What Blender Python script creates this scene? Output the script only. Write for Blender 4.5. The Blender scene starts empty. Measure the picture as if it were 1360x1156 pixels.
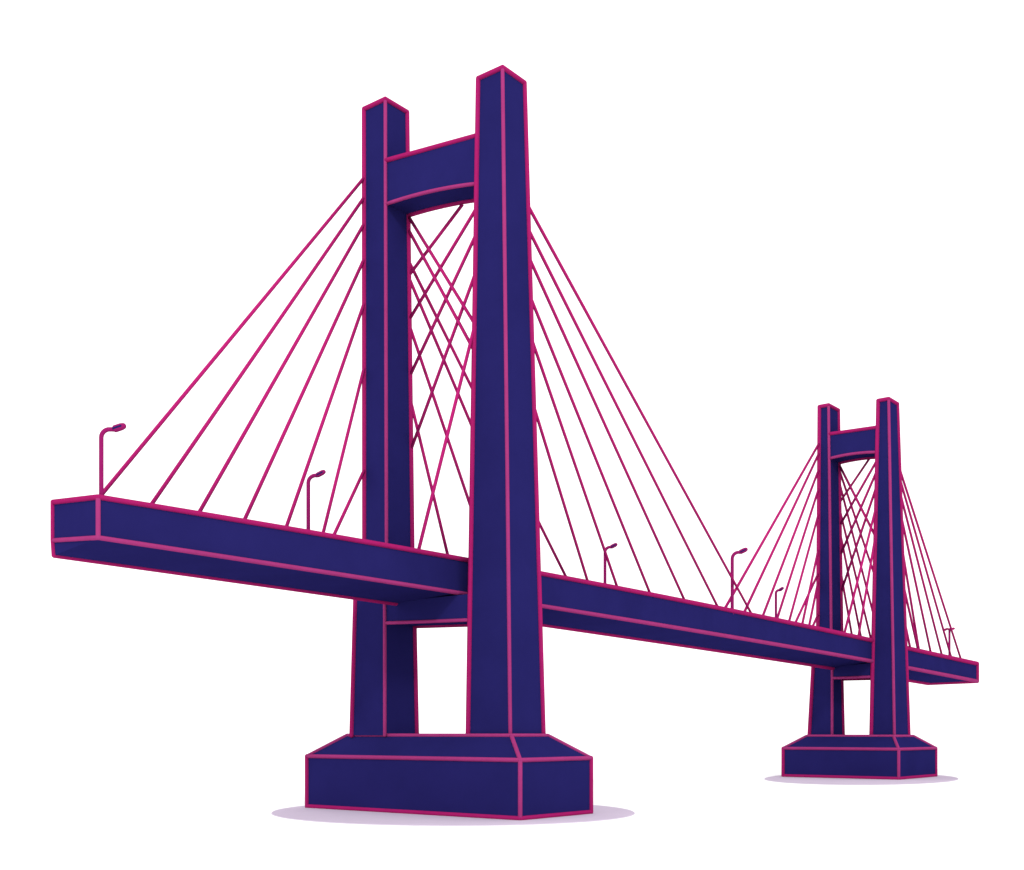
import bpy, math
from mathutils import Vector as V, Matrix

# ------------------------------------------------------------------ survey data (metres)
# X runs along the bridge, Y across it, Z up.
D = {"cam": {"loc": [-63.5028, -56.8725, 5.65629],
 "phi": 0.898588, "f": 1560.46, "v0": 973.0}, "lowA1": [[[-2.29198, 3.68731, 5.442], [1.09578, 3.68731, 5.442], [1.09578, 7.14668, 5.442], [-2.29198, 7.14668, 5.442]], [[-2.18801, 3.7949, 15.6], [0.898287, 3.7949, 15.6], [0.898287, 6.85143, 15.6], [-2.18801, 6.85143, 15.6]]],
 "lowA2": [[[79.8622, 4.79695, 5.19929], [83.3868, 4.79695, 5.19929], [83.3868, 7.91619, 5.19929], [79.8622, 7.91619, 5.19929]], [[80.2894, 4.95525, 15.6], [83.1299, 4.95525, 15.6], [83.1299, 7.4948, 15.6], [80.2894, 7.4948, 15.6]]],
 "deck": {"O": [0.0, 0.096823, 0.0],
 "d": [0.999676, 0.0254617, 0.0],
 "n": [-0.0254617, 0.999676, 0.0],
 "hw": 2.71267, "FT": [[-29.2005, 18.1032], [-29.2005, 16.0321]],
 "pT": [6.37051e-07, -0.000194619, 0.00273861, 17.8632],
 "pB": [-7.06577e-05, -0.00532476, 15.4339],
 "pF": [-4.09164e-05, -0.00970566, 14.9838]}, "cab": {"1": [[[-1.984, 6.133, 46.921], [-27.46, 1.991, 17.629]], [[-1.977, 6.139, 45.469], [-23.982, 2.08, 17.678]], [[-1.967, 6.148, 43.515], [-20.465, 2.169, 17.721]], [[-1.953, 6.159, 40.907], [-16.864, 2.261, 17.759]], [[-1.936, 6.173, 37.649], [-13.25, 2.353, 17.792]], [[-1.911, 6.194, 32.897], [-9.836, 2.44, 17.817]], [[-1.871, 6.227, 25.23], [-9.174, 2.457, 17.822]], [[1.86, -6.277, 42.732], [45.694, -1.333, 17.643]], [[1.869, -6.333, 41.025], [38.214, -1.523, 17.72]], [[1.879, -6.399, 38.999], [31.557, -1.693, 17.776]], [[1.892, -6.49, 36.23], [25.272, -1.853, 17.819]], [[1.907, -6.586, 33.268], [19.8, -1.992, 17.846]], [[1.93, -6.74, 28.578], [15.262, -2.108, 17.862]], [[0.488, 3.93, 40.931], [20.841, 3.221, 17.841]], [[0.511, 3.932, 39.699], [15.696, 3.09, 17.861]], [[0.578, 3.936, 36.128], [9.528, 2.933, 17.872]], [[0.682, 3.944, 30.608], [4.094, 2.795, 17.871]], [[0.425, 3.925, 44.29], [-1.006, -3.795, 34.174]], [[0.444, 3.927, 43.283], [-1.048, -3.792, 32.273]], [[1.282, -0.71, 44.16], [0.508, 3.931, 39.867]], [[-0.826, -3.806, 42.268], [0.57, 3.936, 36.594]], [[-0.868, -3.804, 40.414], [0.648, 3.941, 32.406]], [[-0.928, -3.8, 37.689], [0.752, 3.949, 26.874]], [[-1.011, -3.795, 33.962], [-5.497, -2.637, 17.842]]],
 "2": [[[80.269, 6.741, 43.087], [48.176, 3.917, 17.614]], [[80.264, 6.748, 41.82], [53.039, 4.041, 17.555]], [[80.256, 6.76, 39.724], [57.978, 4.167, 17.491]], [[80.246, 6.773, 37.258], [61.986, 4.269, 17.436]], [[80.234, 6.792, 33.974], [65.477, 4.358, 17.386]], [[80.217, 6.818, 29.363], [69.511, 4.461, 17.326]], [[80.201, 6.841, 25.182], [71.623, 4.515, 17.294]], [[80.205, 6.835, 26.225], [66.699, 4.389, 17.368]], [[80.184, 6.865, 20.883], [71.883, 4.521, 17.29]], [[83.605, -2.574, 39.105], [117.468, 0.495, 16.533]], [[83.633, -2.608, 37.817], [112.622, 0.372, 16.614]], [[83.676, -2.66, 35.889], [108.17, 0.258, 16.689]], [[83.738, -2.735, 33.093], [103.114, 0.13, 16.775]], [[83.831, -2.849, 28.847], [97.979, -0.001, 16.863]], [[83.933, -2.973, 24.228], [97.599, -0.011, 16.87]], [[84.035, -3.097, 19.59], [94.379, -0.093, 16.924]], [[83.411, 5.348, 40.031], [106.086, 5.392, 16.722]], [[83.417, 5.325, 38.355], [98.388, 5.196, 16.854]], [[83.432, 5.275, 34.786], [94.618, 5.1, 16.918]], [[83.444, 5.234, 31.799], [90.668, 5.0, 16.985]], [[83.464, 5.163, 26.724], [87.237, 4.912, 17.042]], [[83.408, 5.357, 40.702], [80.033, -0.813, 30.252]], [[83.509, 1.338, 40.883], [83.428, 5.288, 35.742]], [[80.274, -0.92, 39.761], [83.44, 5.247, 32.755]], [[80.239, -0.904, 38.388], [83.456, 5.193, 28.862]], [[80.19, -0.882, 36.429], [83.476, 5.125, 23.966]], [[80.123, -0.853, 33.798], [70.584, -0.699, 17.312]], [[80.031, -0.811, 30.138], [75.153, -0.583, 17.241]]]}, "lam": [{"P": [-29.696, -3.223, 17.592],
 "h": 3.67671, "arm": 1.17, "px": 26.0683}, {"P": [-10.797, 2.385, 17.811],
 "h": 5.17168, "arm": 1.07662, "px": 19.9699}, {"P": [25.766, 3.317, 17.815],
 "h": 5.00192, "arm": 1.0661, "px": 14.539}, {"P": [41.244, -1.416, 17.69],
 "h": 6.10654, "arm": 1.45573, "px": 13.3954}, {"P": [62.635, 4.256, 17.427],
 "h": 5.01314, "arm": 0.8326, "px": 11.41}, {"P": [111.73, 0.379, 16.629],
 "h": 4.19511, "arm": 0.553561, "px": 9.03242}],
 "shadow_ovals": [[0.144037, -0.785389, 9.91587, 8.73809, 8.06563, -10.1346], [77.9438, 0.146336, 18.3846, 7.41106, 7.46136, -9.37528]],
 "bz1": [[47.5168, 47.4334], [44.3283, 44.0168], [13.6354, 13.4755]],
 "bz2": [[44.0848, 43.968], [40.9188, 40.8195], [12.6203, 12.626]],
 "pyl1": {"o": [0.0, 0.0],
 "Lx": 7.98377, "Ly": 20.3643, "hb": 3.8722, "ix": 1.95833, "iy": 2.28495, "hc": 1.5698, "z1": 47.4682, "z2": 44.1602, "z3": 13.5485, "A": [[[-1.82103, 3.96384, 15.6], [0.963901, 3.96384, 15.6], [0.963901, 6.26928, 15.6], [-1.82103, 6.26928, 15.6]], [[-2.01088, 3.91506, 51.9925], [0.280566, 3.91506, 51.9925], [0.280566, 6.11092, 51.9925], [-2.01088, 6.11092, 51.9925]]],
 "B": [[[-1.6439, -7.49568, 5.442], [2.04261, -7.49568, 5.442], [2.04261, -3.75488, 5.442], [-1.6439, -3.75488, 5.442]], [[-0.623205, -5.99297, 51.4239], [1.81789, -5.99297, 51.4239], [1.81789, -3.81925, 51.4239], [-0.623205, -3.81925, 51.4239]]]}, "pyl2": {"o": [81.8408, 1.93864],
 "Lx": 13.0599, "Ly": 14.9364, "hb": 3.63833, "ix": 3.11481, "iy": 1.81367, "hc": 1.56096, "z1": 44.0403, "z2": 40.8826, "z3": 12.6275, "A": [[[80.1645, 5.00841, 15.6], [83.5094, 5.00841, 15.6], [83.5094, 6.89462, 15.6], [80.1645, 6.89462, 15.6]], [[80.2865, 5.4563, 47.8278], [83.3792, 5.4563, 47.8278], [83.3792, 6.71434, 47.8278], [80.2865, 6.71434, 47.8278]]],
 "B": [[[79.3994, -3.48236, 5.19929], [84.3518, -3.48236, 5.19929], [84.3518, -0.52925, 5.19929], [79.3994, -0.52925, 5.19929]], [[80.4648, -2.35459, 47.2938], [83.4248, -2.35459, 47.2938], [83.4248, -1.00519, 47.2938], [80.4648, -1.00519, 47.2938]]]}}

scene = bpy.context.scene
col = scene.collection

# ------------------------------------------------------------------ materials
def material(name, rgb, var=0.0, scale=1.0, rough=0.85, spec=0.0):
    m = bpy.data.materials.new(name)
    m.use_nodes = True
    nt = m.node_tree
    b = nt.nodes['Principled BSDF']
    b.inputs['Roughness'].default_value = rough
    b.inputs['Specular IOR Level'].default_value = spec
    b.inputs['Base Color'].default_value = (*rgb, 1)
    if var:
        tc = nt.nodes.new('ShaderNodeTexCoord')
        n1 = nt.nodes.new('ShaderNodeTexNoise')
        n1.inputs['Scale'].default_value = scale
        n1.inputs['Detail'].default_value = 5
        n1.inputs['Roughness'].default_value = 0.6
        ramp = nt.nodes.new('ShaderNodeValToRGB')
        ramp.color_ramp.elements[0].position = 0.3
        ramp.color_ramp.elements[1].position = 0.7
        ramp.color_ramp.elements[0].color = (*[c * (1 - var) for c in rgb], 1)
        ramp.color_ramp.elements[1].color = (*[c * (1 + var) for c in rgb], 1)
        nt.links.new(tc.outputs['Object'], n1.inputs['Vector'])
        nt.links.new(n1.outputs['Fac'], ramp.inputs['Fac'])
        nt.links.new(ramp.outputs['Color'], b.inputs['Base Color'])
    return m

NAVY = material('navy_paint', (0.0138, 0.0121, 0.086), 0.08, 0.22)
MAG = material('magenta_trim', (0.285, 0.0105, 0.097), 0.05, 0.6)
PINK = material('pink_trim', (0.270, 0.029, 0.132), 0.06, 0.6)
CABLE = material('cable_magenta', (0.345, 0.0115, 0.120), 0.05, 0.35)
PLUM = material('plum_pole', (0.225, 0.0095, 0.095), 0.08, 1.0)
LAV = material('lavender_shadow', (0.50, 0.425, 0.53), 0.02, 0.5)  # flat shadow tint for the ovals under the footings
WHITE = material('white_ground', (0.86, 0.86, 0.86), 0.01, 0.5)

# ------------------------------------------------------------------ mesh builder
class MB:
    def __init__(s):
        s.v, s.f, s.m, s.sm, s.mats = [], [], [], [], []
    def mi(s, mat):
        if mat not in s.mats:
            s.mats.append(mat)
        return s.mats.index(mat)
    def poly(s, pts, mat, smooth=False):
        i = len(s.v)
        s.v += [V(p) for p in pts]
        s.f.append(list(range(i, i + len(pts)))); s.m.append(s.mi(mat)); s.sm.append(smooth)
    def hull(s, lo, hi, mat, cap_lo=True, cap_hi=True):
        """prism between two rings"""
        i = len(s.v); n = len(lo); k = s.mi(mat)
        s.v += [V(p) for p in lo] + [V(p) for p in hi]
        fs = [[i + a, i + (a + 1) % n, i + n + (a + 1) % n, i + n + a] for a in range(n)]
        if cap_lo: fs.append([i + a for a in reversed(range(n))])
        if cap_hi: fs.append([i + n + a for a in range(n)])
        for f in fs:
            s.f.append(f); s.m.append(k); s.sm.append(False)
    def tube(s, pts, r, mat, n=10, ball=True):
        """round bar along a polyline, r one radius or one per point, rounded ends"""
        pts = [V(p) for p in pts]
        rs = r if isinstance(r, (list, tuple)) else [r] * len(pts)
        k = s.mi(mat)
        rings = []
        t0 = (pts[1] - pts[0]).normalized()
        ref = V((0, 0, 1)) if abs(t0.z) < 0.9 else V((1, 0, 0))
        a = t0.cross(ref).normalized()
        stations = []
        for j, p in enumerate(pts):
            if j == 0: t = pts[1] - pts[0]
            elif j == len(pts) - 1: t = pts[-1] - pts[-2]
            else: t = (pts[j + 1] - pts[j]).normalized() + (pts[j] - pts[j - 1]).normalized()
            t.normalize()
            stations.append((p, t, rs[j]))
        if ball:
            p, t, r0 = stations[0]
            pre = [(p - t * r0 * math.sin(q), t, r0 * math.cos(q)) for q in (1.5, 1.05, 0.52)]
            p, t, r1 = stations[-1]
            post = [(p + t * r1 * math.sin(q), t, r1 * math.cos(q)) for q in (0.52, 1.05, 1.5)]
            stations = pre + stations + post
        base = len(s.v)
        for p, t, rr in stations:
            a = (a - t * a.dot(t)).normalized()
            b = t.cross(a)
            for q in range(n):
                w = 2 * math.pi * q / n
                s.v.append(p + (a * math.cos(w) + b * math.sin(w)) * rr)
        for j in range(len(stations) - 1):
            for q in range(n):
                c = base + j * n
                s.f.append([c + q, c + (q + 1) % n, c + n + (q + 1) % n, c + n + q]); s.m.append(k); s.sm.append(True)
        s.f.append([base + q for q in reversed(range(n))]); s.m.append(k); s.sm.append(True)
        e = base + (len(stations) - 1) * n
        s.f.append([e + q for q in range(n)]); s.m.append(k); s.sm.append(True)
    def build(s, name, parent=None, loc=None):
        me = bpy.data.meshes.new(name)
        off = V(loc) if loc else V((0, 0, 0))
        me.from_pydata([tuple(p - off) for p in s.v], [], s.f)
        for m in s.mats: me.materials.append(m)
        me.polygons.foreach_set('material_index', s.m)
        me.polygons.foreach_set('use_smooth', s.sm)
        me.update()
        o = bpy.data.objects.new(name, me)
        col.objects.link(o)
        if parent:
            o.parent = parent
            base = V((0, 0, 0))
            q = parent
            while q:
                base += q.location
                q = q.parent
            o.location = off - base
        else:
            o.location = off
        return o

def empty(name, loc, parent=None):
    o = bpy.data.objects.new(name, None)
    o.empty_display_size = 0.5
    col.objects.link(o)
    base = V((0, 0, 0)); q = parent
    while q:
        base += q.location; q = q.parent
    if parent: o.parent = parent
    o.location = V(loc) - base
    return o

def tag(o, label, cat, group=None):
    o['label'] = label; o['category'] = cat
    if group: o['group'] = group

def lerp(a, b, t): return V(a) + (V(b) - V(a)) * t

# ------------------------------------------------------------------ setting
def disc(name, cx, cy, z, ax, ay, thick, mat, n=96, rim=0.0):
    """flat oval slab; ax, ay are its two half axes"""
    m = MB()
    def ring(k, zz):
        return [V((cx, cy, zz)) + (V((*ax, 0)) * math.cos(2 * math.pi * q / n) + V((*ay, 0)) * math.sin(2 * math.pi * q / n)) * k for q in range(n)]
    lo, hi = ring(1, z - thick), ring(1 - rim, z)
    if V((*ax, 0)).cross(V((*ay, 0))).z < 0:
        lo.reverse(); hi.reverse()
    m.hull(lo, hi, mat)
    return m.build(name, None, (cx, cy, z - thick))

g = disc('ground', 0, 0, -0.04, (3000, 0), (0, 3000), 1.0, WHITE)
g['kind'] = 'structure'
for (cx, cy, ax, bx, ay, by), lab in zip(D['shadow_ovals'], (
        'flat pale lavender oval shadow painted on the ground under the footing of the larger pylon',
        'flat pale lavender oval shadow painted on the ground under the footing of the smaller, farther pylon')):
    shd = disc('oval_shadow', cx, cy, 0.0, (ax, bx), (ay, by), 0.036, LAV, 128, 0.003)  # ground shadow of the footing, painted as a thin lavender slab
    tag(shd, lab, 'painted shadow', 'painted lavender shadows under the pylon footings')

# ------------------------------------------------------------------ the bridge
bridge = empty('cable_stayed_bridge', (0, 0, 0))
tag(bridge, 'navy blue cable-stayed bridge with magenta edges, two pylons and fans of magenta cables', 'bridge')

# --- deck
dk = D['deck']
O, dd, nn, hw = V(dk['O']), V(dk['d']), V(dk['n']), dk['hw']
def pv(c, x):
    r = 0.0
    for k in c: r = r * x + k
    return r
FALL = 0.5                      # the deck leans a little across its width
def sec(x, xf=None):
    xf = x if xf is None else xf
    zn, zb, zf = pv(dk['pT'], x), pv(dk['pB'], x), pv(dk['pF'], xf)
    a = O + dd * x - nn * hw
    b = O + dd * xf + nn * hw
    u = V((0, 0, 1))
    return a + u * zn, b + u * (pv(dk['pT'], xf) + FALL), b + u * (zb + FALL), b + u * zf, a + u * zb   # near top, far top, crease, far bottom, near bottom
XA, XB = -30.05, 125.3
NS = 48
stations = []
for k in range(NS + 1):
    t = k / NS
    x = XA + (XB - XA) * t
    skew = 6.7 * max(0.0, (t - 0.8) / 0.2)      # the right-hand end is cut at a slant
    stations.append((x, x - skew + (0.06 if k == 0 else 0) + 0.85 * max(0.0, 1 - t * 8)))
S = [sec(*s) for s in stations]
nt0, ft0, cr0, fb0, nb0 = S[0]
ft0 = ft0 - dd * 0.06; cr0 = cr0 - dd * 0.06
S[0] = (nt0, ft0, cr0, fb0, nb0)
m = MB()
def trim_r(x):
    ks = [(-30, .145), (0, .175), (40, .225), (80, .285), (130, .34)]
    for (a, ra), (b, rb) in zip(ks, ks[1:]):
        if x <= b: return ra + (rb - ra) * (x - a) / (b - a)
    return ks[-1][1]
for a, b in zip(S, S[1:]):
    for i in range(5):
        j = (i + 1) % 5
        m.poly([a[i], a[j], b[j], b[i]], NAVY)
m.poly([nt0, nb0, cr0, ft0], NAVY)
m.poly([nb0, fb0, cr0], NAVY)
m.poly(S[-1], NAVY)
rr = [trim_r(x) for x, _ in stations]
m.tube([s[0] for s in S], rr, MAG, 10)
m.tube([s[4] for s in S], [r * .85 for r in rr], PINK, 10)
m.tube([s[1] for s in S], rr, MAG, 10)
m.tube([s[3] for s in S], rr, MAG, 10)
r0, r1 = rr[0], rr[-1]
m.tube([nt0, ft0], r0, MAG); m.tube([ft0, cr0, fb0], r0, MAG)
m.tube([nt0, nb0], r0 * .85, PINK); m.tube([nb0, cr0], r0 * .85, PINK)
e = S[-1]
m.tube([e[0], e[4]], r1, MAG); m.tube([e[4], e[3]], r1, MAG); m.tube([e[3], e[1]], r1, MAG); m.tube([e[1], e[0]], r1, MAG)
deck = m.build('deck', bridge, O + V((0, 0, 16)))

# --- pylons
RAD = {1: (0.185, 0.130, 0.170), 2: (0.250, 0.180, 0.220)}      # outer edge, inner edge, footing edge
def zcut(lo, hi, z):
    t = (z - lo[0][2]) / (hi[0][2] - lo[0][2])
    return [lerp(a, b, t) for a, b in zip(lo, hi)]

def leg_mesh(pieces, top, ro, ri):
    m = MB()
    for lo, hi in pieces:
        m.hull(lo, hi, NAVY)
        for k in range(4):
            m.tube([lo[k], hi[k]], ri if k == 0 else ro, PINK if k == 0 else MAG)
    for k in range(4):
        m.tube([top[k], top[(k + 1) % 4]], ro, MAG)
    return m

def crossbeam(k, P, ztop, zbot, arch, ro, ri, trim_top):
    """ztop, zbot: heights at the two legs; the underside bows up a little"""
    A, B = P['A'], P['B']
    if zbot[0] < 15:
        A = D['lowA%d' % k]
    m = MB()
    n = 10
    def pt(front, t, z2, rise=0, ext=.25):
        a = zcut(*A, z2[0])[0 if front else 1] + V((0, ext, 0))       # the ends run into the legs
        b = zcut(*B, z2[1])[3 if front else 2] - V((0, ext, 0))
        q = lerp(a, b, t)
        q.x += 0.02 if front else -0.02
        q.z += rise
        return q
    def line(front, z2, arch, ext): return [pt(front, i / n, z2, arch * 4 * (i / n) * (1 - i / n), ext) for i in range(n + 1)]
    Ft, Fb = line(1, ztop, 0, .25), line(1, zbot, arch, .25)
    Bt, Bb = line(0, ztop, 0, .25), line(0, zbot, arch, .25)
    for i in range(n):
        m.poly([Ft[i], Ft[i + 1], Fb[i + 1], Fb[i]], NAVY)
        m.poly([Bt[i + 1], Bt[i], Bb[i], Bb[i + 1]], NAVY)
        m.poly([Ft[i], Bt[i], Bt[i + 1], Ft[i + 1]], NAVY)
        m.poly([Fb[i], Fb[i + 1], Bb[i + 1], Bb[i]], NAVY)
    m.poly([Ft[0], Fb[0], Bb[0], Bt[0]], NAVY)
    m.poly([Ft[n], Bt[n], Bb[n], Fb[n]], NAVY)
    m.tube(line(1, zbot, arch, 0), ri, PINK, 10, False); m.tube(line(0, zbot, arch, 0), ro, MAG, 10, False)
    if trim_top:
        m.tube(line(1, ztop, 0, 0), ro * .9, MAG, 10, False); m.tube(line(0, ztop, 0, 0), ro, MAG, 10, False)
    return m

for k in (1, 2):
    P = D['pyl%d' % k]
    ox, oy = P['o']
    ro, ri, rf = RAD[k]
    py = empty('pylon', (ox, oy, 0), bridge)
    py['label'] = ('larger pylon nearer the viewer', 'smaller-looking pylon farther along the deck')[k - 1]
    # footing: a block with a chamfered top
    hx, hy, hb, ix, iy = P['Lx'] / 2, P['Ly'] / 2, P['hb'], P['ix'], P['iy']
    zc = hb + P['hc']
    cs = ((-1, -1), (1, -1), (1, 1), (-1, 1))
    b0 = [V((ox + x * hx, oy + y * hy, 0.0)) for x, y in cs]
    b1 = [V((ox + x * hx, oy + y * hy, hb)) for x, y in cs]
    b2 = [V((ox + x * (hx - ix), oy + y * (hy - iy), zc)) for x, y in cs]
    m = MB()
    m.hull(b0, b1, NAVY, True, False); m.hull(b1, b2, NAVY, False, True)
    for q in range(4):
        w = (q + 1) % 4
        m.tube([b0[q] + V((0, 0, rf * .6)), b0[w] + V((0, 0, rf * .6))], rf, MAG)
        m.tube([b1[q], b1[w]], rf * .9, PINK)
        m.tube([b2[q], b2[w]], rf * .85, PINK)
        m.tube([b0[q] + V((0, 0, rf * .6)), b1[q]], rf * (.85 if q == 0 else 1), PINK if q == 0 else MAG)
        m.tube([b1[q], b2[q]], rf * .85, PINK)
    m.build('footing', py, (ox, oy, 0))
    # legs
    lo, hi = P['B']
    leg_mesh([(lo, hi)], hi, ro, ri).build('leg', py, lerp(lo[0], lo[2], .5))
    lA = D['lowA%d' % k]
    uA = P['A']
    u0 = zcut(*uA, 15.45)
    leg_mesh([(lA[0], lA[1]), (u0, uA[1])], uA[1], ro, ri).build('leg', py, lerp(lA[0][0], lA[0][2], .5))
    # crossbeams; the lower one carries the deck
    xk = (V((ox, oy, 0)) - O).dot(dd)
    LOWTOP = {k: (pv(dk['pF'], xk) + 0.12, pv(dk['pB'], xk) - 0.14)}
    crossbeam(k, P, D['bz%d' % k][0], D['bz%d' % k][1], 0.2, ro, ri, True).build('upper_crossbeam', py, (ox, oy, P['z1']))
    crossbeam(k, P, LOWTOP[k], D['bz%d' % k][2], 0.0, ro, ri, False).build('lower_crossbeam', py, (ox, oy, P['z3']))

# --- stay cables
for k, r in ((1, 0.126), (2, 0.162)):
    for a, b in D['cab'][str(k)]:
        m = MB()
        m.tube([a, lerp(a, b, .5), b], r, CABLE, 8, False)
        m.build('stay_cable', bridge, a)

# ------------------------------------------------------------------ street lamps
cam = D['cam']
phi = cam['phi']
out_dir = V((math.cos(0.86), -math.sin(0.86), 0))      # the arms all reach out aslant over the kerb
def arm_path(h, arm, d):
    R = min(0.115 * h, arm * .45)
    z0 = h - R - 0.045 * h
    pts = [V((0, 0, -0.3)), V((0, 0, z0))]
    for q in range(1, 7):
        w = math.radians(80) * q / 6
        pts.append(V((0, 0, z0)) + d * (R * (1 - math.cos(w))) + V((0, 0, R * math.sin(w))))
    return pts

def lamp(spec, rp, rh, label):
    h, arm = spec['h'], spec['arm']
    L = empty('street_lamp', spec['P'])
    tag(L, label, 'street lamp', 'lamp posts along the bridge deck')
    base = V(spec['P'])
    d = out_dir
    pts = arm_path(h, arm, d)
    hs = d * (arm * .52) + V((0, 0, h * .955))
    he = d * (arm * .93) + V((0, 0, h))
    pts.append(hs)
    m = MB(); m.tube([base + p for p in pts], rp, PLUM, 10)
    m.build('pole', L, base)
    m = MB(); m.tube([base + hs, base + lerp(hs, he, .12), base + lerp(hs, he, .85), base + he], [rp * 1.1, rh, rh, rh * .9], PLUM, 12)
    hd = m.build('lamp_head', L, base + hs)
    side = V((-math.sin(0.86), -math.cos(0.86), 0))
    m = MB(); o = side * (rh * .74)
    m.tube([base + lerp(hs, he, .1) + o, base + lerp(hs, he, .85) + o], rh * .36, NAVY, 8)
    m.build('lens', hd, base + hs)
    return L

LB = D['lam']
lamp(LB[0], .118, .19, 'magenta lamp post standing on the corner of the deck end nearest the viewer')
lamp(LB[1], .135, .18, 'slender magenta lamp post between the cables of the outer side span before the larger pylon')
lamp(LB[2], .14, .19, 'slender magenta lamp post among the cables just past the larger pylon on the main span')
lamp(LB[3], .170, .235, 'tall thick magenta lamp post at midspan where cables from both pylons cross')
lamp(LB[4], .15, .2, 'small thin magenta lamp post among the cables just before the smaller, farther pylon')

# the last one has two short arms
sp = LB[5]
L = empty('street_lamp', sp['P'])
tag(L, 'tiny T-shaped lamp post with two short arms near the farthest end of the deck', 'street lamp', 'lamp posts along the bridge deck')
base = V(sp['P']); h = sp['h']
m = MB(); m.tube([base + V((0, 0, -.3)), base + V((0, 0, h))], .17, PLUM, 10); m.build('pole', L, base)
for sg in (-1, 1):
    m = MB()
    m.tube([base + V((0, 0, h)), base + V((0, 0, h + .06)) + out_dir * (sg * .35), base + V((0, 0, h + (.1 if sg > 0 else -.06))) + out_dir * (sg * .62)], [.14, .17, .19], MAG, 10)
    m.build('lamp_head', L, base + V((0, 0, h)))

# ------------------------------------------------------------------ light
w = bpy.data.worlds.new('World'); scene.world = w; w.use_nodes = True
bg = w.node_tree.nodes['Background']
bg.inputs['Color'].default_value = (1, 1, 1, 1)
bg.inputs['Strength'].default_value = 1.50
ld = bpy.data.lights.new('key_lamp', 'AREA'); ld.shape = 'DISK'; ld.size = 60
lo = bpy.data.objects.new('key_lamp', ld); col.objects.link(lo)
dirv = V((.68, .54, -.49)).normalized()                 # from the viewer's side, high
dist = 500
lo.location = V((40, 0, 15)) - dirv * dist
lo.rotation_euler = dirv.to_track_quat('-Z', 'Y').to_euler()
ld.energy = 1.15 * math.pi * dist * dist

# ------------------------------------------------------------------ camera
cd = bpy.data.cameras.new('camera')
co = bpy.data.objects.new('camera', cd); col.objects.link(co)
co.location = cam['loc']
co.rotation_euler = (math.radians(90), 0, -phi)
cd.sensor_width = 36; cd.lens = 36 * cam['f'] / 1360
cd.shift_y = (cam['v0'] - 578) / 1360
cd.clip_end = 8000
scene.camera = co
scene.render.resolution_x, scene.render.resolution_y = 1024, 870
vs = scene.view_settings
vs.view_transform = 'Standard'; vs.look = 'None'; vs.exposure = 0; vs.gamma = 1; vs.use_curve_mapping = False
scene.render.film_transparent = False
